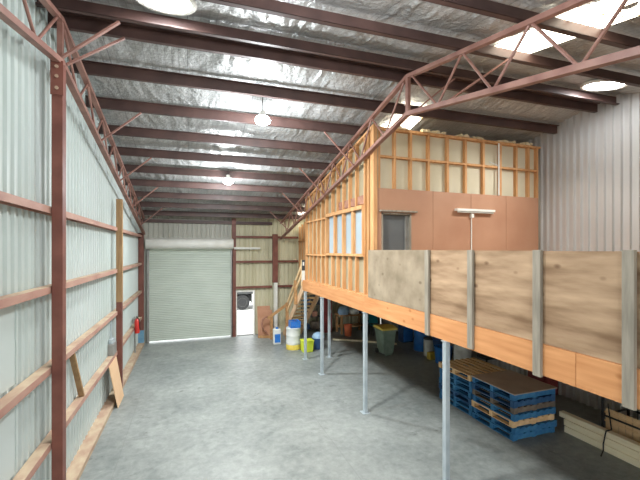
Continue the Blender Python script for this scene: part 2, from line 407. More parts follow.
# mezzanine floor slab
MZ, XE, XW, YW, YE = 2.82, 4.08, 4.17, 7.9, 13.45
struct(MB().box(XE+.05, XR-.01, -1.0, YE, MZ-.19, MZ).box(XE+.9, XR-.01, YE, YB-.05, MZ-.19, MZ), 'floor_mezzanine', 'oldwood')

# office side wall (along the drop edge): studs outside, cream lining behind
wo = empty('wall_office', (XW, 10.5, MZ), kind='structure')
def wtop(y): return roof(y)-.42
WY0, WY1, WZ0, WZ1 = 8.5, 11.15, 3.90, 5.06
mb = MB()
for a, b, za, zb in ((YW, WY0, MZ, None), (WY0, WY1, MZ, WZ0), (WY0, WY1, WZ1, None), (WY1, YE, MZ, None)):
    top = (lambda y: zb) if zb else wtop
    mb.prism([(XW+.10, a, za), (XW+.10, b, za), (XW+.10, b, top(b)), (XW+.10, a, top(a))], (.02, 0, 0))
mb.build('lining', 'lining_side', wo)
def stud_y(y, z0, z1=None, m='stud'):
    z1 = z1 or wtop(y); MB().box(XW, XW+.1, y-.024, y+.024, z0, z1).build('stud', m, wo)
for y in (8.94, 9.38, 9.82, 10.26, 10.7): stud_y(y, MZ+.05, WZ0-.05); stud_y(y, WZ1+.1)
for y in (8.42, 11.24, 11.62, 12.06, 12.5, 12.94, YE-.03): stud_y(y, MZ+.05)
stud_y(8.2, MZ+.05)
MB().box(XW-.03, XW+.07, YW-.05, YW+.12, MZ, wtop(YW)).build('corner_post', 'stud', wo)
mb = MB().box(XW-.005, XW+.1, YW, YE, MZ, MZ+.05); mb.build('bottom_plate', 'stud', wo)
mb = MB().prism([(XW-.005, YW, wtop(YW)), (XW-.005, YE, wtop(YE)), (XW-.005, YE, wtop(YE)+.06), (XW-.005, YW, wtop(YW)+.06)], (.11, 0, 0)); mb.build('top_plate', 'stud', wo)
MB().box(XW-.004, XW+.1, 11.26, YE, 5.02, 5.07).build('noggin', 'stud', wo)
MB().box(XW-.004, XW+.1, 11.26, YE, 3.80, 3.85).build('noggin', 'stud', wo)
for y0, y1 in ((8.45, 8.92), (8.97, 9.36), (9.41, 9.80), (9.85, 10.24)):
    MB().box(XW+.05, XW+.1, y0, y1, 5.2, 5.42).build('dark_noggin', 'rust', wo)
# window in the office wall
w1 = empty('window_1', (XW, (WY0+WY1)/2, WZ0), kind='structure')
mb = MB().box(XW-.03, XW+.13, WY0-.03, WY1+.03, WZ0-.07, WZ0).box(XW-.03, XW+.13, WY0-.03, WY1+.03, WZ1, WZ1+.1)
mb.box(XW-.03, XW+.13, WY0-.06, WY0, WZ0-.07, WZ1+.1).box(XW-.03, XW+.13, WY1, WY1+.06, WZ0-.07, WZ1+.1); mb.build('frame', 'stud', w1)
step = (WY1-WY0)/4
for k in range(4):
    a = WY0+k*step
    MB().box(XW+.09, XW+.1, a+.04, a+step-.04, WZ0, WZ1).build('pane', 'pane', w1)
for k in range(1, 4):
    MB().box(XW+.0, XW+.11, WY0+k*step-.05, WY0+k*step+.05, WZ0, WZ1).build('mullion', 'stud', w1)

# office end wall facing the open deck: hardboard below, bare studs above
we = empty('wall_office_end', (6.9, YW, MZ), kind='structure')
DR0, DR1, DRZ = 4.37, 5.21, 4.91
ET = 6.93
for a, b, za, zb in ((4.24, DR0, MZ, 5.5), (DR0, DR1, DRZ, 5.5), (DR1, 5.85, MZ, 5.5), (5.86, 7.06, MZ, 5.5), (7.07, 8.27, MZ, 5.5), (8.28, 9.47, MZ, 5.5), ):
    MB().box(a, b, YW-.02, YW, za, zb).build('hardboard', 'hardboard', we)
MB().box(4.24, 9.58, YW+.10, YW+.12, 5.4, ET).build('lining', 'lining', we)
for x in (4.32, 4.76, 5.22, 5.75, 6.34, 6.92, 7.52, 8.11, 8.69, 9.14, 9.47):
    MB().box(x-.03, x+.03, YW, YW+.1, MZ if not DR0-.1 < x < DR1+.1 else DRZ+.05, ET).build('stud', 'stud', we)
MB().box(XW+.15, 9.58, YW-.01, YW+.1, ET, ET+.06).build('top_plate', 'stud', we)
MB().box(XW+.15, 9.5, YW-.004, YW+.1, 6.26, 6.31).build('noggin', 'stud', we)
MB().tube((8.0, YW-.03, 5.5), (8.0, YW-.03, ET), .022, 8).build('conduit', 'white', we)
MB().tube((7.68, YW-.02, 6.4), (7.98, YW-.02, 6.32), .014, 8).build('cable', 'drumwhite', we)

# doorway in the end wall
d3 = empty('door_3', ((DR0+DR1)/2, YW, MZ), kind='structure')
mb = MB().box(DR0, DR0+.04, YW-.03, YW+.12, MZ, DRZ).box(DR1-.04, DR1, YW-.03, YW+.12, MZ, DRZ).box(DR0, DR1, YW-.03, YW+.12, DRZ-.04, DRZ)
mb.build('frame', 'weather', d3)
MB().box(DR0+.04, DR1-.14, YW+.07, YW+.11, MZ+.01, DRZ-.05).build('leaf', 'doorgrey', d3)
MB().box(DR1-.14, DR1-.04, YW+.03, YW+.10, MZ+.01, DRZ-.05).build('side_jamb', 'steelgrey', d3)
MB().box(DR0-.06, DR1+.14, YW-.1, YW-.02, DRZ+.02, DRZ+.06).build('head_ledge', 'weather', d3)

# insulation tufts on the top plate
ins = [(4.9, .5), (5.9, .7), (6.8, .4), (7.3, .35), (8.3, .6), (9.0, .45)]
for k, (x, w) in enumerate(ins):
    mb = MB(); n = 7
    for i in range(n):
        mb.box(x-w/2+w*i/n, x-w/2+w*(i+1)/n, YW-.02-.03*random.random(), YW+.1, ET+.06, ET+.08+.06*random.random())
    tag(mb.build('insulation_scrap', 'insul'), '%s torn insulation scrap from the corner post, on the stud wall top plate' % ORD[k], 'insulation', 'insulation scraps on the stud wall')

# recessed stud wall past the stair head
wr = empty('wall_stair', (5.02, 15.4, MZ), kind='structure')
mb = MB().prism([(5.1, YE, MZ), (5.1, YB-.1, MZ), (5.1, YB-.1, wtop(YB)), (5.1, YE, wtop(YE))], (.02, 0, 0)); mb.build('lining', 'lining', wr)
for y in (13.6, 14.05, 14.5, 14.95, 15.4, 15.85, 16.3, 16.75, 17.2):
    MB().box(5.0, 5.1, y-.025, y+.025, MZ, wtop(y)).build('stud', 'stud', wr)
MB().box(5.0, 5.1, YE, YB-.15, 4.4, 4.45).build('noggin', 'stud', wr)
MB().box(XW, 5.1, YE, YE+.09, MZ, MZ+.05).build('sole_plate', 'stud', wr)

# ------------------------------------------------------------------ steel frame
def i_col(name, x0, x1, y, z1, label, w=.16, mats=('steel', 'basepaint'), base=0):
    r = empty(name, ((x0+x1)/2, y, 0), label, 'column', 'steel columns of the shed')
    mb = MB()
    mb.box(x0, x0+.015, y-w/2, y+w/2, base, z1).box(x1-.015, x1, y-w/2, y+w/2, base, z1).box(x0+.015, x1-.015, y-w/2, y-w/2+.012, base, z1).box(x0+.015, x1-.015, y+w/2-.012, y+w/2, base, z1)
    mb.build('shaft', mats[0], r)
    return r
c1 = i_col('steel_column', -1.887, -1.752, 6.38, 6.72, 'red-brown steel column nearest the camera on the left wall')
for z in (6.35, 6.52, 6.66): MB().tube((-1.82, 6.3, z), (-1.82, 6.27, z), .025, 8).build('bolt', 'dust', c1)
MB().box(-1.90, -1.74, 6.283, 6.299, 6.25, 6.75).build('cap_plate', 'steel', c1)
c2 = i_col('steel_column', -1.935, -1.79, 11.57, 2.55, 'slim left wall column with tan timber upper half, behind leaning board', w=.15)
MB().box(-1.935, -1.785, 11.49, 11.64, 2.55, 5.42).build('timber_upper', 'tanwood', c2)
c3 = i_col('steel_column', XL+.035, -1.84, 17.12, 4.72, 'red-brown corner column with blue-painted foot beside the roller door', base=.62)
MB().box(XL+.03, -1.835, 17.02, 17.22, 0, .62).build('painted_foot', 'basepaint', c3)
c4 = i_col('steel_column', 1.82, 2.0, YB-.12, roof(YB)-.05, 'red-brown steel column between roller door and side door')
c5 = i_col('steel_column', 3.70, 3.94, 17.2, 4.75, 'red-brown steel column with white lower casing behind the stair', base=2.45)
MB().box(3.76, 3.92, 17.1, 17.3, 0, 2.45).build('white_casing', 'white', c5)

def truss(x, y0, y1, label, low=6.80):
    yr = YR-SK*(x+1.9)
    t = empty('roof_truss', (x, yr, 6.78), label, 'truss', 'roof trusses')
    zl = lambda y: low-SL*abs(y-yr); zt = lambda y: 7.44-SL*abs(y-yr)
    mb = MB(); mb.bar((x, y0, zt(y0)), (x, yr, zt(yr)), .09, .07).bar((x, yr, zt(yr)), (x, y1, zt(y1)), .09, .07); mb.build('top_chord', 'truss', t)
    mb = MB(); mb.bar((x, y0, zl(y0)), (x, yr, zl(yr)), .10, .08).bar((x, yr, zl(yr)), (x, y1, zl(y1)), .10, .08); mb.build('lower_chord', 'truss', t)
    MB().box(x-.035, x+.035, yr-.04, yr+.04, zl(yr)-.04, zt(yr)+.03).build('apex_post', 'truss', t)
    for sgn, ye in ((-1, y0), (1, y1)):
        k = 0; y = yr+sgn*.12; top = True; stepy = .8
        while abs(y+sgn*stepy-yr) < abs(ye-yr):
            yn = y+sgn*stepy
            a = (x, y, zt(y) if top else zl(y)); b = (x, yn, zl(yn) if top else zt(yn))
            MB().tube(a, b, .021, 8).build('web', 'truss', t)
            y = yn; top = not top; stepy = .62
    return t
tL = truss(-1.82, YF+.1, 17.0, 'red-brown lattice roof truss running up the left wall')
tR = truss(4.07, YF+.1, 17.1, 'red-brown lattice roof truss along the office edge, over the pine fascia', 6.70)

def purlin(y, label, dy):
    h = .2; x0, x1 = XL+.03, XR-.02; s = dy
    mb = MB()
    def slab(a, b, za, zb):
        for q in (0,):
            vs = []
            for x in (x0, x1):
                yy = y-SK*(x+1.9); zt = roof(yy, x)-.005
                vs += [(x, yy+a, zt+za), (x, yy+b, zt+za), (x, yy+b, zt+zb), (x, yy+a, zt+zb)]
            mb.add(vs, [(0, 3, 2, 1), (4, 5, 6, 7), (0, 1, 5, 4), (1, 2, 6, 5), (2, 3, 7, 6), (3, 0, 4, 7)])
    slab(-.006, .006, -h, 0)
    slab(*sorted((0, s*.075)), -.01, 0)
    slab(*sorted((0, -s*.075)), -h, -h+.01)
    slab(*sorted((-s*.075, -s*.067)), -h, -h+.025)
    return tag(mb.build('purlin', 'purlin'), label, 'purlin', 'roof purlins')
purlin(6.68, 'roof purlin just past the ridge, far one of the close ridge pair', -1)
purlin(6.25, 'roof purlin just short of the ridge, near one of the close ridge pair', 1)
for k, y in enumerate(PUR_FAR):
    purlin(y, '%s roof purlin past the ridge pair, counting towards the roller door' % ORD[k], -1)
for k, y in enumerate(PUR_NEAR[:3]):
    purlin(y, '%s roof purlin on the camera side of the ridge pair' % ORD[k], 1)
for k, y in enumerate(PUR_NEAR[3:]):
    purlin(y, '%s roof purlin on the camera side of the ridge pair' % ORD[k+3], 1)

def brace(xa, za, ya, xb, yb, label):
    mb = MB().bar((xa, ya, za), (xb, yb, roof(yb, xb)-.222), .05, .03)
    tag(mb.build('purlin_brace', 'truss'), label, 'brace', 'diagonal braces between trusses and purlins')
zl = lambda y: 6.80-SL*abs(y-YR)
brace(-1.77, zl(YR)+.02, YR-.12, -1.0, 6.22, 'near one of two braces rising from the column head to the ridge')
brace(-1.77, zl(YR)+.02, YR+.1, -1.0, 6.66, 'far one of two braces rising from the column head to the ridge')
for k, i in enumerate((1, 3, 5, 7)):
    y = PUR_FAR[i]; brace(-1.77, zl(y), y, -1.0, y-.027, '%s brace past the column head, from left truss to a purlin' % ORD[k])
for k, i in enumerate((1, 3, 5, 7)):
    y = PUR_FAR[i]; brace(4.02, zl(y+.18)-.1, y-.18, 3.2, y-.155, '%s brace past the ridge, from office-edge truss out to a purlin' % ORD[k])
brace(4.12, zl(6.38)-.1, 6.2, 5.0, 6.04, 'brace from office-edge truss apex to the near ridge purlin')
brace(4.12, zl(5.5)-.1, 5.3, 5.0, 4.72, 'pale brace crossing below the roof-light strip')

# girts
def girt_left(z, y0, y1, label):
    x0, x1 = XL+.036, -1.90
    mb = MB().box(x0, x1, y0, y1, z-.012, z, 0, 1).box(x1-.012, x1, y0, y1, z-.10, z-.012, 0).box(x0, x0+.012, y0, y1, z-.10, z-.012, 0)
    tag(mb.build('wall_girt', ['girt', 'dust']), label, 'girt', 'girts on the left wall')
zn = ((4.63, 'top'), (3.47, 'second highest'), (2.30, 'third highest'), (1.20, 'lowest'))
for z, w in zn: girt_left(z, YF, 6.33, '%s left wall girt on the camera side of the nearest column' % w)
for z, w in zn: girt_left(z, 6.34, 11.56, '%s left wall girt between nearest column and tan-topped column' % w)
for z, w in zn: girt_left(z, 11.57, 17.02, '%s left wall girt between tan-topped column and roller door corner' % w)
def girt_back(z, x0, x1, label):
    mb = MB().box(x0, x1, YB-.15, YB-.03, z-.012, z).box(x0, x1, YB-.15, YB-.138, z-.1, z-.012)
    tag(mb.build('wall_girt', 'steel'), label, 'girt', 'girts on the back wall')
for z, w in ((4.66, 'top'), (3.5, 'middle'), (2.3, 'bottom')): girt_back(z, 2.0, 3.70, '%s back wall girt above the open side door' % w)
for z, w in ((4.66, 'top'), (3.5, 'middle'), (2.3, 'bottom')): girt_back(z, 3.94, 5.0, '%s back wall girt behind the stair head' % w)
tag(MB().bar((XL+.1, YB-.1, roof(YB)-.24), (3.7, YB-.1, roof(YB)-.24), .12, .14).build('eave_rail', 'purlin'), 'dark eave rail across the top of the roller door wall', 'rail')

# ------------------------------------------------------------------ roof lights and lamps
def strip(y0, y1, label):
    mb = MB(); f = lambda x, y: (x, y, roof(y, x)+.005)
    mb.prism([f(4.83, y0), f(5.58, y0), f(5.58, y1), f(4.83, y1)], (0, 0, .012))
    tag(mb.build('roof_light', 'sky'), label, 'roof light', 'translucent roof sheets')
strip(YF+.1, 4.85, 'translucent roof sheet strip on the camera side of the ridge')
strip(7.55, 17.2, 'translucent roof sheet strip over the office roof space')
for (x, y, lab) in ((-.33, 5.66, 'round white roof light near the left column, cut by the photo top'), (8.42, 5.42, 'round white roof light by the zinc right wall')):
    r = empty('round_roof_light', (x, y, roof(y, x)-.02), lab, 'roof light', 'round roof lights')
    ti = Matrix.Rotation(math.atan(SL), 4, 'X')
    def tilted(mb, x=x, y=y):
        o = Vector((x, y, roof(y, x)))
        mb.v = [tuple(o + ti @ (Vector(p)-o)) for p in mb.v]; return mb
    z = roof(y, x)
    tilted(MB().lathe((x, y, z), [(.36, .0), (.36, -.02), (.41, -.03), (.43, -.01), (.43, .03), (.36, .03)], 36)).build('rim', 'white', r, smooth=True)
    tilted(MB().lathe((x, y, z), [(0, -.05), (.2, -.045), (.34, -.02), (.36, .01), (0, .02)], 36)).build('diffuser', 'round', r, smooth=True)
def high_bay(x, y, z, lab):
    r = empty('high_bay_lamp', (x, y, z), lab, 'lamp', 'high bay lamps')
    MB().tube((x, y, z+.16), (x, y, roof(y, x)+.02), .008, 6).build('hanging_cable', 'black', r)
    MB().lathe((x, y, z), [(0, .2), (.05, .2), (.07, .12), (.12, .09), (.12, .06), (0, .06)], 28).build('housing', 'white', r, smooth=True)
    MB().lathe((x, y, z), [(0, -.1), (.07, -.095), (.14, -.06), (.17, 0), (.15, .05), (.1, .075), (0, .08)], 28).build('bulb', 'lamp', r, smooth=True)
LAMPS = [(1.5, 8.0, 6.84, 'glowing round high bay lamp hanging nearest, mid ceiling'), (1.15, 12.05, 6.2, 'glowing round high bay lamp hanging farther down the shed'),
         (1.5, 3.2, 6.75, 'unseen lamp added above the camera as fill'), (1.5, -1.2, 5.85, 'unseen lamp added behind the camera as fill')]  # last two are unseen lamps added to brighten the shed
for x, y, z, lab in LAMPS: high_bay(x, y, z, lab)
# unlit fluorescent batten on the hardboard
r = empty('batten_light', (7.15, YW-.05, 5.0), 'white fluorescent batten light on the brown hardboard wall', 'light')
MB().box(6.53, 7.77, YW-.14, YW-.02, 5.02, 5.08).build('body', 'white', r)
MB().tube((6.56, YW-.1, 4.995), (7.74, YW-.1, 4.995), .02, 10).build('tube', 'drumwhite', r, smooth=True)
MB().tube((7.06, YW-.04, MZ), (7.06, YW-.04, 4.98), .014, 8).build('conduit', 'white', r)
MB().box(7.02, 7.10, YW-.09, YW-.02, 4.86, 4.96).build('junction_box', 'white', r)
# strip on the back wall beside the drum
r = empty('strip_light', (2.5, YB-.2, 4.05), 'white strip light on the back wall beside the roller drum', 'light')
MB().box(1.9, 3.12, YB-.28, YB-.2, 4.06, 4.13).build('body', 'white', r)
MB().tube((1.92, YB-.24, 4.045), (3.1, YB-.24, 4.045), .018, 8).build('tube', 'drumwhite', r)
for x in (2.06, 2.95): MB().box(x-.03, x+.03, YB-.2, YB-.02, 4.07, 4.12).build('bracket', 'white', r)

# ------------------------------------------------------------------ deck edge
for a, b, lab in ((-1.0, 2.9, 'nearest pine fascia board under the balustrade'), (2.905, 8.15, 'middle pine fascia board under the balustrade'), (8.155, YE, 'farthest pine fascia board, under the stud wall and window')):
    tag(MB().box(XE-.03, XE+.045, a, b, 2.47, 2.85).build('fascia_board', 'pine', bevel=.004), lab, 'board', 'pine fascia boards along the mezzanine')
PB = [(7.98, 5.60), (5.595, 4.54), (4.535, 3.38), (3.375, 2.36), (2.355, 1.2)]
for k, (b, a) in enumerate(PB):
    lab = ['grey plywood balustrade panel against the orange corner post', 'plywood balustrade panel second from the corner post', 'plywood balustrade panel third from the corner post', 'wide plywood balustrade panel fourth from the corner post', 'plywood balustrade panel past the last batten at the photo edge'][k]
    tag(MB().box(XE-.02, XE+.0, a, b, 2.86, 4.0-.004*k).build('balustrade_panel', 'plygrey' if k == 0 else 'ply'), lab, 'panel', 'balustrade panels')
for k, y in enumerate((5.58, 4.50, 3.36, 2.36, 1.25)):
    lab = '%s weathered batten from the corner post, on the balustrade panels' % ORD[k]
    tag(MB().box(XE-.075, XE-.032, y-.055, y+.055, (2.47, 2.5, 2.45, 2.46, 2.46)[k], 4.0).build('timber_batten', 'weather', bevel=.004), lab, 'batten', 'battens on the balustrade')
for k, (x, y) in enumerate(((3.99, 12.87), (4.01, 11.13), (4.07, 8.15), (4.07, 5.12), (4.9, 12.8))):
    lab = ['slim galvanised post under the mezzanine nearest the stair', 'second galvanised post from the stair under the mezzanine edge', 'third galvanised post from the stair, near the wheelie bin', 'nearest galvanised post, in front of the pallet stacks', 'galvanised post set back under the mezzanine by the stair'][k]
    r = empty('steel_post', (x, y, 0), lab, 'post', 'galvanised posts under the mezzanine')
    zt = 2.468 if k < 4 else MZ-.19
    MB().box(x-.045, x+.045, y-.045, y+.045, .012, zt-.01).build('shaft', 'galv', r, bevel=.008)
    MB().box(x-.1, x+.1, y-.1, y+.1, 0, .012).build('base_plate', 'galv', r)
    MB().box(x-.06, x+.06, y-.07, y+.07, zt-.01, zt).build('cap_plate', 'galv', r)

# ------------------------------------------------------------------ staircase
SY0, SY1 = 13.5, 17.0
sx0, sx1 = 4.15, 4.97
st = empty('staircase', (4.56, 15.2, 0), 'timber staircase with handrail climbing to the mezzanine by the back wall', 'stairs')
for x in (sx0, sx1-.045):
    MB().prism([(x, SY1, 0), (x, SY1-.32, 0), (x, SY0, MZ-.30), (x, SY0, MZ+.02), (x, SY0+.06, MZ+.02), (x, SY1, .10)], (.045, 0, 0)).build('stringer', 'freshply', st)
nt_ = 14
for k in range(1, nt_):
    z = MZ*k/nt_; y = SY1-(SY1-SY0)*k/nt_
    MB().box(sx0+.045, sx1-.045, y-.06, y+.22, z-.045, z).build('tread', 'plankwood', st)
slope = MZ/(SY1-SY0)
def sz(y): return (SY1-y)*slope
for y, h in ((SY0+.02, 1.0), (14.55, .95), (15.95, .98)):
    zb = 0 if y > 15.5 else sz(y)-.2
    MB().box(sx0-.125, sx0-.005, y-.06, y+.06, zb, sz(y)+h*.82).build('rail_post', 'plankwood' if y < 14 else 'oldwood', st)
MB().box(3.38, 3.5, 16.18, 16.3, 0, 1.0).build('rail_post', 'oldwood', st)
MB().bar((sx0-.05, SY0, sz(SY0)+.74), (sx0-.05, 15.98, sz(15.98)+.76), .05, .13).build('handrail', 'plankwood', st)
MB().bar((sx0-.05, SY0, sz(SY0)+.40), (sx0-.05, 15.98, sz(15.98)+.42), .04, .13).build('mid_rail', 'plankwood', st)
MB().bar((sx0-.05, 15.95, 1.58), (3.3, 16.35, .92), .06, .13).build('lower_handrail', 'oldwood', st)
sg = empty('stair_sign', (sx0-.1, SY0-.05, 2.8), 'small black and white sign on the top post of the stair', 'sign')
MB().box(sx0-.125, sx0-.005, SY0-.068, SY0-.042, 3.22, 3.62).build('plate', 'dark', sg)
MB().box(sx0-.095, sx0-.035, SY0-.074, SY0-.068, 3.40, 3.54).build('white_symbol', 'white', sg)
MB().box(sx0-.125, sx0-.005, SY0-.068, SY0-.042, 2.80, 3.21).build('white_board', 'white', sg)

# ------------------------------------------------------------------ left wall bits
t = MB(); t.prism([(-1.71, 10.45, 0), (-1.71, 11.3, 0), (-1.875, 11.2, 1.12), (-1.875, 10.25, 1.12)], (-.015, 0, 0))
tag(t.build('plywood_offcut', 'freshply'), 'tan plywood board leaning on the left wall beside the slim column', 'board')
tag(MB().bar((-1.985, 7.62, 2.19), (-1.955, 8.15, 1.2), .05, .09, up=(1, 0, 0)).build('timber_offcut', 'tanwood'), 'timber offcut leaning between girts on the left wall', 'timber')
r = empty('junction_box', (-1.97, 11.2, 1.2), 'grey metal box sitting on the lowest girt beside the slim column', 'box')
MB().box(-2.04, -1.9, 10.98, 11.38, 1.2, 1.5).build('body', 'steelgrey', r, bevel=.01)
MB().box(-2.03, -1.93, 11.05, 11.3, 1.5, 1.62).build('lid', 'galv', r, bevel=.01)
MB().tube((-2.0, 11.18, 1.6), (-2.0, 11.18, 2.2), .018, 8).build('conduit', 'galv', r)
ex = empty('fire_extinguisher', (-1.80, 14.7, 1.0), 'red fire extinguisher hanging from the left wall girt before the roller door', 'extinguisher')
MB().lathe((-1.80, 14.7, 1.0), [(0, 0), (.08, 0), (.09, .03), (.09, .42), (.06, .5), (.03, .53), (0, .53)], 18).build('cylinder', 'red', ex, smooth=True)
MB().tube((-1.80, 14.7, 1.53), (-1.80, 14.7, 1.59), .025, 8).bar((-1.80, 14.7, 1.59), (-1.80, 14.58, 1.63), .03, .02).build('valve', 'black', ex)
MB().path([(-1.80, 14.68, 1.58), (-1.72, 14.64, 1.48), (-1.70, 14.65, 1.13)], .014).build('hose', 'black', ex)
MB().box(-1.9, -1.875, 14.66, 14.74, 1.12, 1.19).build('bracket', 'dark', ex)
pf = empty('pipework', (-1.97, 15.4, 0), 'grey water pipe with valve standing against the far left wall', 'pipe')
MB().path([(-1.97, 15.5, .1), (-1.97, 15.5, 1.45), (-1.97, 15.0, 1.45), (-1.97, 15.0, 1.3)], .03).build('pipe', 'steelgrey', pf)
MB().lathe((-1.9, 15.5, 1.0), [(0, 0), (.07, 0), (.07, .03), (0, .03)], 14, axis='x').build('valve_wheel', 'dark', pf)

# ------------------------------------------------------------------ back wall bits
for k, (x0, x1, dy, h) in enumerate(((2.98, 3.58, .0, 1.35), (3.1, 3.68, .06, 1.15))):
    mb = MB().prism([(x0, YB-.42-dy, 0), (x1, YB-.42-dy, 0), (x1, YB-.18-dy, h), (x0, YB-.18-dy, h)], (0, -.02, 0))
    tag(mb.build('leaning_sheet', 'card'), ['taller brown sheet leaning on the back wall right of the side door', 'shorter brown sheet leaning in front of the taller one'][k], 'sheet', 'brown sheets by the side door')
mb = MB(); pts = [(3.32+.22*math.cos(a), 16.72, .62+.3*math.sin(a)) for a in [math.pi*.1*i for i in range(3, 13)]]
mb.path(pts, .045, 8); mb.tube(pts[-1], (3.45, 16.72, .0), .04)
tag(mb.build('bent_pipe', 'rust'), 'rusty bent pipe standing by the foot of the handrail', 'pipe')
tag(MB().bar((2.95, 16.75, .04), (3.75, 16.4, .04), .2, .08).build('timber_block', 'oldwood'), 'short timber block on the floor by the stair foot', 'timber')

# truck outside
tk = empty('parked_truck', (5.6, 25.2, 0), 'dark truck parked outside, its rear wheel seen through the side door', 'truck')
def wheel(x, y):
    w = MB().lathe((x, y-.14, .5), [(.28, 0), (.46, .0), (.5, .04), (.5, .24), (.46, .28), (.28, .28)], 28, axis='y').build('wheel', 'tyre', tk, smooth=True)
    MB().lathe((x, y-.15, .5), [(0, .02), (.1, .02), (.13, .05), (.24, .07), (.29, .0), (.29, .2), (0, .2)], 24, axis='y').build('hub', 'steelgrey', w, smooth=True)
for x in (3.3, 4.6, 8.6):
    for y in (25.0, 27.0): wheel(x, y)
MB().box(2.2, 9.2, 25.5, 25.7, .8, 1.05).box(2.2, 9.2, 26.3, 26.5, .8, 1.05).build('chassis', 'black', tk)
MB().box(2.0, 7.4, 24.85, 27.15, 1.05, 1.25).build('tray', 'dark', tk)
MB().box(7.7, 9.6, 24.85, 27.15, .7, 2.9).build('cab', 'drumwhite', tk, bevel=.1)
mb = MB(); 
mb.path([(3.3+.6*math.cos(a), 25.0, .5+.6*math.sin(a)) for a in [math.pi*(.1+.08*i) for i in range(11)]], .05); mb.build('mudguard', 'black', tk)
MB().box(2.3, 4.3, 25.9, 26.0, .42, 1.05).build('under_panel', 'black', tk)
MB().box(3.95, 4.05, 24.9, 25.3, .35, 1.05).build('mud_flap', 'drumwhite', tk)

# ------------------------------------------------------------------ things around the stair
def drum(name, x, y, r, h, mat, label, cat='drum', ribs=True, lid=None):
    root = empty(name, (x, y, 0), label, cat)
    pr = [(0, 0), (r*.97, 0), (r, .02)]
    if ribs:
        for q in (.33, .66): pr += [(r, h*q-.02), (r*1.03, h*q), (r, h*q+.02)]
    pr += [(r, h-.03), (r*1.02, h-.02), (r*.98, h), (0, h)]
    MB().lathe((x, y, 0), pr, 26).build('body', mat, root, smooth=True)
    return root
d = drum('plastic_drum', 3.94, 14.34, .29, .88, 'drumwhite', 'white plastic drum with yellow base band, under the stair')
MB().lathe((3.94, 14.34, .02), [(.295, 0), (.298, .02), (.298, .18), (.295, .2)], 26).build('yellow_band', 'yellow', d, smooth=True)
cr = empty('plastic_crate', (3.98, 14.34, .885), 'blue plastic crate sitting on the white drum', 'crate')
mb = MB().box(3.78, 4.18, 14.13, 14.53, .885, .91)
for z in (.93, .99, 1.05, 1.11): mb.box(3.78, 4.18, 14.13, 14.15, z, z+.04).box(3.78, 4.18, 14.51, 14.53, z, z+.04).box(3.78, 3.80, 14.15, 14.51, z, z+.04).box(4.16, 4.18, 14.15, 14.51, z, z+.04)
for x in (3.78, 3.96, 4.14):
    mb.box(x, x+.04, 14.125, 14.16, .885, 1.15).box(x, x+.04, 14.50, 14.535, .885, 1.15)
mb.build('basket', 'drumblue', cr)
j = empty('chemical_jug', (3.48, 15.3, 0), 'white jug with blue label on the floor by the handrail post', 'jug')
MB().box(3.32, 3.64, 15.18, 15.42, 0, .66).build('body', 'drumwhite', j, bevel=.04)
MB().lathe((3.48, 15.3, .66), [(.06, 0), (.06, .06), (0, .06)], 14).build('cap', 'drumblue', j)
MB().box(3.36, 3.60, 15.172, 15.18, .1, .45).build('label_panel', 'drumblue', j)
y = empty('lime_tub', (4.36, 13.82, 0), 'bright lime yellow tub beside the white drum', 'tub')
MB().prism([(4.15, 13.66, 0), (4.55, 13.66, 0), (4.58, 13.64, .42), (4.12, 13.64, .42)], (0, .36, 0)).build('body', 'lime', y, bevel=.02)
MB().box(4.11, 4.59, 13.62, 14.03, .42, .46).build('rim', 'lime', y, bevel=.01)
b = empty('waste_bin', (4.92, 14.1, 0), 'dark bin with white bag top, right of the lime tub', 'bin')
MB().lathe((4.92, 14.1, 0), [(0, 0), (.2, 0), (.25, .48), (0, .48)], 20).build('body', 'navy', b, smooth=True)
MB().lathe((4.92, 14.1, .44), [(.255, 0), (.26, .06), (.2, .16), (.08, .22), (0, .22)], 14).build('bag', 'bagblue', b, smooth=True)

# ------------------------------------------------------------------ under the mezzanine, back to front
r = empty('red_locker', (6.3, 16.8, 0), 'tall dark red locker at the back under the mezzanine', 'locker')
MB().box(6.1, 6.5, 16.6, 17.1, 0, 1.95).build('body', 'darkred', r, bevel=.01)
MB().box(6.12, 6.48, 16.58, 16.6, .08, 1.9).build('door', 'darkred', r)
MB().box(6.42, 6.45, 16.55, 16.58, .95, 1.1).build('handle', 'steelgrey', r)
wb = empty('workbench', (7.4, 16.4, 0), 'dark timber workbench at the back under the mezzanine', 'bench')
MB().box(6.7, 8.1, 16.0, 16.8, .84, .9).build('top', 'oldwood', wb)
for x in (6.75, 7.97):
    for y_ in (16.05, 16.67): MB().box(x, x+.08, y_, y_+.08, 0, .84).build('leg', 'oldwood', wb)
MB().box(6.75, 8.05, 16.1, 16.7, .3, .34).build('shelf', 'oldwood', wb)
def bag(x, y, z, sx, sy, sz_, mat, label):
    mb = MB(); n = 16; prof = [(0, 0), (.8, 0), (1, .2), (1, .55), (.8, .85), (.3, 1), (0, 1)]
    for r_, zz in prof:
        for i in range(n):
            a = 2*math.pi*i/n; q = 1+.12*math.sin(3*a+zz*4+x*7); mb.v.append((x+sx*r_*q*math.cos(a), y+sy*r_*q*math.sin(a), z+sz_*zz))
    for k in range(len(prof)-1):
        for i in range(n): mb.f.append([k*n+i, k*n+(i+1) % n, (k+1)*n+(i+1) % n, (k+1)*n+i]); mb.m.append(0)
    return tag(mb.build('plastic_bag', mat, smooth=True), label, 'bag', 'bags on the workbench')
bag(6.98, 16.3, .9, .26, .24, .42, 'bagblue', 'pale blue plastic bag on the bench, next to red locker')
bag(7.5, 16.25, .9, .24, .24, .30, 'drumwhite', 'white plastic bag on the middle of the bench')
bag(7.9, 16.4, .9, .18, .2, .25, 'navy', 'dark blue bag on the end of the bench')
o = empty('orange_tub', (6.95, 15.7, 0), 'orange tub on the floor in front of the workbench', 'tub')
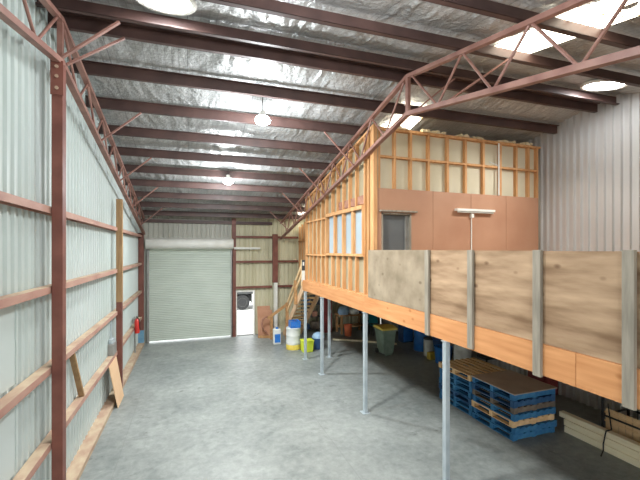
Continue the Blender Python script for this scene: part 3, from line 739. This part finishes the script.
MB().lathe((6.95, 15.7, 0), [(0, 0), (.15, 0), (.19, .5), (.2, .52), (.17, .52), (.14, .03), (0, .03)], 20).build('body', 'orange', o, smooth=True)
MB().path([(6.76, 15.7, .5), (6.86, 15.6, .36), (7.04, 15.6, .36), (7.14, 15.7, .5)], .008).build('handle', 'steelgrey', o)
for (x0, lab) in ((5.15, 'dark stand-in rack added at the back, left of the red locker'), (8.35, 'dark stand-in rack added at the back, right of the workbench')):  # racks and boxes added to darken the back, standing in for unclear shapes
    r = empty('standin_rack', (x0+.42, 17.05, 0), lab, 'shelves', 'stand-in racks under the mezzanine')
    for x in (x0, x0+.8):
        for y_ in (16.8, 17.28): MB().box(x, x+.04, y_, y_+.04, 0, 2.1).build('upright', 'dark', r)
    for z in (.15, .75, 1.35, 1.95): MB().box(x0+.001, x0+.839, 16.801, 17.319, z, z+.03).build('shelf', 'dark', r)
    for k, z in enumerate((.18, .78, 1.38)):
        for q in range(2):
            w_ = .24+.1*((k+q) % 2)
            tag(MB().box(x0+.06+.38*q, x0+.06+.38*q+w_, 16.85, 17.2, z, z+.22+.1*((k*2+q) % 3)).build('standin_box', ('navy', 'greywood', 'dark', 'rust', 'bluedark', 'dark')[k*2+q]),
                '%s stand-in box on the %s shelf of the rack %s' % (('left', 'right')[q], ('lowest', 'middle', 'upper')[k], 'left of the red locker' if x0 < 6 else 'right of the workbench'), 'box', 'stand-in boxes on the dark racks')
# teal chair
tc_ = empty('plastic_chair', (8.3, 15.5, 0), 'teal plastic chair at the back behind the wheelie bin', 'chair')
MB().box(8.06, 8.54, 15.28, 15.74, .42, .46).build('seat', 'teal', tc_, bevel=.015)
MB().prism([(8.06, 15.72, .5), (8.54, 15.72, .5), (8.52, 15.86, .9), (8.08, 15.86, .9)], (0, .03, 0)).build('backrest', 'teal', tc_, bevel=.01)
for dx in (-.2, .2):
    for dy in (-.18, .18):
        MB().tube((8.3+dx*1.1, 15.5+dy*1.15, 0), (8.3+dx, 15.5+dy, .42), .018, 8).build('leg', 'dark', tc_)
# wheelie bin
wbn = empty('wheelie_bin', (7.1, 12.5, 0), 'green wheelie bin with yellow lid under the mezzanine', 'bin')
x, y = 7.1, 12.5
mb = MB(); bw, tw = .22, .29
mb.add([(x-bw, y-.24, .06), (x+bw, y-.24, .06), (x+bw, y+.22, .06), (x-bw, y+.22, .06), (x-tw, y-.33, .95), (x+tw, y-.33, .95), (x+tw, y+.33, .95), (x-tw, y+.33, .95)],
       [(0, 3, 2, 1), (4, 5, 6, 7), (0, 1, 5, 4), (1, 2, 6, 5), (2, 3, 7, 6), (3, 0, 4, 7)])
mb.build('body', 'bingreen', wbn, bevel=.03)
MB().box(x-.31, x+.31, y-.35, y+.35, .92, .97).build('rim', 'bingreen', wbn, bevel=.01)
MB().prism([(x-.33, y-.38, .97), (x-.33, y+.38, .99), (x-.33, y+.36, 1.07), (x-.33, y, 1.1), (x-.33, y-.36, 1.04)], (.66, 0, 0)).build('lid', 'binyellow', wbn, bevel=.02)
MB().tube((x-.26, y+.43, .98), (x+.26, y+.43, .98), .02, 8).bar((x-.24, y+.33, .95), (x-.24, y+.44, .98), .03, .03).bar((x+.24, y+.33, .95), (x+.24, y+.44, .98), .03, .03).build('handle', 'bingreen', wbn)
for dx in (-.27, .22): MB().lathe((x+dx, y+.22, .1), [(0, 0), (.1, 0), (.1, .05), (0, .05)], 18, axis='x').build('wheel', 'black', wbn)
MB().box(x-.15, x+.15, y-.255, y-.235, 0, .08).build('front_foot', 'bingreen', wbn)
# items against the right wall under the deck
tag(MB().bar((7.2, 14.35, .03), (8.25, 13.55, .03), .1, .06).build('timber_length', 'cream'), 'pale timber length lying on the dark floor behind the wheelie bin', 'timber')
tag(MB().bar((6.0, 15.2, .03), (7.1, 14.5, .03), .1, .06).build('timber_length', 'cream'), 'pale timber length lying on the dark floor near the orange tub', 'timber')
r = empty('metal_cabinet', (8.9, 13.9, 0), 'blue metal cabinet behind the wheelie bin', 'cabinet')
MB().box(8.65, 9.15, 13.7, 14.1, 0, 1.1).build('body', 'navy', r, bevel=.01)
MB().box(8.67, 9.13, 13.685, 13.7, .05, 1.05).build('door', 'drumblue', r)
tag(MB().box(9.05, 9.25, 13.2, 13.28, 0, 1.4).build('pale_board', 'drumwhite'), 'pale upright board between blue cabinet and blue drum', 'board')
tag(MB().box(9.3, 9.5, 12.9, 13.2, 0, 1.3).build('grey_locker', 'steelgrey'), 'grey green locker behind the blue drum', 'locker')
drum('steel_drum', 8.72, 12.5, .29, .9, 'drumblue', 'tall blue drum under the mezzanine right of the wheelie bin')
t = drum('paint_pail', 8.55, 11.75, .2, .62, 'drumwhite', 'white pail with dark top beside the blue drum', 'pail', ribs=False)
MB().lathe((8.55, 11.75, .62), [(.205, 0), (.2, .05), (0, .05)], 20).build('lid', 'dark', t)
tag(MB().box(8.2, 8.5, 11.2, 11.42, 0, .26).build('yellow_box', 'yellow', bevel=.03), 'small yellow container on the floor in front of the white pail', 'container')
r = empty('blue_tub', (8.5, 10.85, 0), 'dark blue tub with lifted lid, right of the yellow container', 'tub')
MB().lathe((8.5, 10.85, 0), [(0, 0), (.27, 0), (.31, .55), (.32, .57), (.28, .57), (.24, .04), (0, .04)], 24).build('body', 'drumblue', r, smooth=True)
MB().prism([(8.3, 11.12, .5), (8.72, 11.12, .5), (8.72, 11.2, .95), (8.3, 11.2, .95)], (0, .03, 0)).build('lid', 'navy', r)
drum('white_drum', 8.78, 10.2, .28, .92, 'drumwhite', 'white drum behind the far pallet stack')
r = empty('office_chair', (9.2, 9.55, 0), 'black chair behind the far pallet stack', 'chair')
MB().box(8.98, 9.42, 9.33, 9.77, .45, .52).build('seat', 'black', r, bevel=.02)
MB().box(8.98, 9.42, 9.74, 9.80, .6, 1.08).build('backrest', 'black', r, bevel=.02)
MB().tube((9.2, 9.55, .1), (9.2, 9.55, .45), .03).build('column', 'dark', r)
MB().bar((9.2, 9.76, .48), (9.2, 9.79, .7), .05, .02, up=(0, 1, 0)).build('back_bracket', 'dark', r)
for k in range(5):
    a = 2*math.pi*k/5; MB().bar((9.2, 9.55, .1), (9.2+.26*math.cos(a), 9.55+.26*math.sin(a), .04), .04, .07).build('foot', 'black', r)

# pallets
PW, PH = 1.19, .14
def pallet(mats, label):
    r = empty('pallet', (0, 0, 0), label, 'pallet')
    for k in range(3):
        y0 = (PW-.09)/2*k; b = MB().box(0, PW, y0, y0+.09, .018, PH-.022).build('bearer', mats[0], r)
    for k in range(7):
        x0 = (PW-.12)/6*k; MB().box(x0, x0+(.12 if k in (0, 6) else .1), 0, PW, PH-.022, PH).build('deck_board', mats[1], r)
    for k in range(3):
        x0 = (PW-.11)/2*k; MB().box(x0, x0+.11, 0, PW, 0, .018).build('bottom_board', mats[0], r)
    return r
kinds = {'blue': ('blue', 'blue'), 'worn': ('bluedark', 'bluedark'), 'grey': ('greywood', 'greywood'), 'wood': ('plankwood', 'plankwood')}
protos = {}
def place(kind, x, y, z, label, group, rot=0):
    if kind not in protos: protos[kind] = o = pallet(kinds[kind], label)
    else: o = copy_tree(protos[kind])
    o.location = (x, y, z); o.rotation_euler.z = rot; o['label'] = label; o['group'] = group
    return o
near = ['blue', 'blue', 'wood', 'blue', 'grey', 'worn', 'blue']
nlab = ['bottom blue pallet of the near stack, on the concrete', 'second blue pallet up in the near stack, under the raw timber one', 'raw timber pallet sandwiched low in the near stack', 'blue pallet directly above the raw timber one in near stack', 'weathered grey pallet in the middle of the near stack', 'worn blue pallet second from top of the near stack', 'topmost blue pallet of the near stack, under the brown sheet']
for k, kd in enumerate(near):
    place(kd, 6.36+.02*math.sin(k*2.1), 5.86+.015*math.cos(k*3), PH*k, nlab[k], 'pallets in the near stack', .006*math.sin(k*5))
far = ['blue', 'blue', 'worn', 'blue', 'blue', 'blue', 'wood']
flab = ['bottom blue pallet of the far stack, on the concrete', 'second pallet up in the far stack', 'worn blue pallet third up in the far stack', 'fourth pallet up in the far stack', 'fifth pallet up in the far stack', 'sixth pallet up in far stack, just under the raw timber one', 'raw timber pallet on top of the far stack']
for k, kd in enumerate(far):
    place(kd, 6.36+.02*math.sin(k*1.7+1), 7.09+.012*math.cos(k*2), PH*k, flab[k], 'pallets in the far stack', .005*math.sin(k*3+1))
mk_ = MB()
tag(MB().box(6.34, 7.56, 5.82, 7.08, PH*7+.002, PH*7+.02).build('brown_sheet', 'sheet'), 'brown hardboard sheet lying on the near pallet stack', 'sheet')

# timber lengths on the floor with a strap
for k, (x0, x1, z0, z1, y1, lab) in enumerate(((7.76, 7.94, 0, .128, 5.82, 'bottom cream timber beam of the strapped bundle on the floor'), (7.80, 7.96, .13, .256, 5.86, 'middle cream timber beam of the strapped bundle'), (7.84, 7.98, .258, .37, 6.0, 'topmost cream timber beam of the strapped bundle'))):
    tag(MB().box(x0, x1, 1.6, y1, z0, z1).build('timber_beam', 'cream', bevel=.008), lab, 'timber', 'cream timber beams by the right wall')
sp = MB(); yb = 5.0
sp.path([(7.5, yb-.12, .012), (7.75, yb, .012), (7.75, yb, .14), (7.79, yb, .27), (7.83, yb, .385), (7.99, yb, .385), (8.2, yb+.2, .8)], .012, 6)
tag(sp.build('tie_strap', 'black'), 'black strap looped over the cream timber beams', 'strap')
# wire crate with slatted panel
cg = empty('wire_crate', (8.75, 4.3, 0), 'black wire crate with tan slatted side behind the cream timbers', 'crate')
cx0, cx1, cy0, cy1 = 8.28, 9.1, 3.0, 5.35
mb = MB()
for x in (cx0, cx1):
    for y in (cy0, (cy0+cy1)/2, cy1): mb.box(x-.02, x+.02, y-.02, y+.02, 0, .95)
for z in (.12, .5, .93):
    for x in (cx0, cx1): mb.box(x-.015, x+.015, cy0, cy1, z-.015, z+.015)
    for y in (cy0, cy1): mb.box(cx0, cx1, y-.015, y+.015, z-.015, z+.015)
for k in range(14):
    y = cy0+(cy1-cy0)*k/13; mb.box(cx1-.006, cx1+.006, y-.006, y+.006, .1, .93)
mb.build('frame', 'black', cg)
mb = MB()
for k in range(18):
    y = cy0+.03+(cy1-cy0-.06)*k/18; mb.box(cx0+.02, cx0+.035, y, y+.115, .1, .66)
for z in (.2, .38, .56): mb.box(cx0+.012, cx0+.02, cy0, cy1, z, z+.03)
mb.build('slatted_side', 'plankwood', cg)
r = empty('red_cabinet', (9.39, 7.68, 0), 'dark red cabinet against the right wall behind the pallets', 'cabinet')
MB().box(9.2, 9.58, 7.35, 8.0, 0, .62).build('body', 'darkred', r, bevel=.02)
MB().box(9.18, 9.2, 7.4, 7.95, .05, .3).build('drawer', 'darkred', r); MB().box(9.18, 9.2, 7.4, 7.95, .33, .58).build('drawer', 'darkred', r)

# ------------------------------------------------------------------ light
def area(name, loc, rot, sx, sy, pw, col=(1, 1, 1)):
    l = bpy.data.lights.new(name, 'AREA'); l.shape = 'RECTANGLE'; l.size = sx; l.size_y = sy; l.energy = pw; l.color = col
    o = bpy.data.objects.new(name, l); C.objects.link(o); o.location = loc; o.rotation_euler = rot; return o
for (x, y, z, _), ea, eg in zip(LAMPS, (50, 150, 10, 20), (170, 190, 130, 60)):                                          # each bulb's downlight and glow on the foil; last two lamps are added fill
    l = bpy.data.lights.new('lamp_light', 'AREA'); l.shape = 'DISK'; l.size = .34; l.energy = ea; l.color = (.94, .98, 1); l.spread = math.radians(150)
    o = bpy.data.objects.new('lamp_light', l); C.objects.link(o); o.location = (x, y, z-.11)
    l = bpy.data.lights.new('lamp_glow', 'POINT'); l.energy = eg; l.shadow_soft_size = .15; l.color = (.94, .98, 1)
    o = bpy.data.objects.new('lamp_glow', l); C.objects.link(o); o.location = (x, y, z-.3)
for x, y, e, aim in ((-.33, 5.66, 185, (3.9, 1.9, -7.4)), (8.42, 5.42, 60, (-1.2, 1.0, -3))):          # daylight thrown down by the two round roof lights
    l = bpy.data.lights.new('roof_daylight', 'AREA'); l.shape = 'DISK'; l.size = .7; l.energy = e; l.color = (1, .99, .96); l.spread = math.radians(110)
    o = bpy.data.objects.new('roof_daylight', l); C.objects.link(o); o.location = (x, y, roof(y, x)-.12); o.rotation_euler = Vector(aim).to_track_quat('-Z', 'Y').to_euler()
w = bpy.data.worlds.new('World'); sc.world = w; w.use_nodes = True
bg = w.node_tree.nodes['Background']; bg.inputs['Color'].default_value = (.96, .98, 1, 1); bg.inputs['Strength'].default_value = 2.6

# ------------------------------------------------------------------ camera
F = 367.0
cd = bpy.data.cameras.new('Camera'); cam = bpy.data.objects.new('Camera', cd); C.objects.link(cam)
cd.sensor_width = 36; cd.lens = 36*F/640; cd.shift_y = 10/640; cd.clip_start = .05
cam.location = (0, 0, 4.0); cam.rotation_euler = (math.pi/2, 0, -math.atan(130/F))
sc.camera = cam
sc.view_settings.view_transform = 'Standard'; sc.view_settings.look = 'None'; sc.view_settings.exposure = .6; sc.view_settings.gamma = 1
sc.view_settings.use_curve_mapping = False
sc.cycles.max_bounces = 10; sc.cycles.diffuse_bounces = 6; sc.cycles.glossy_bounces = 4
sc.cycles.use_denoising = True
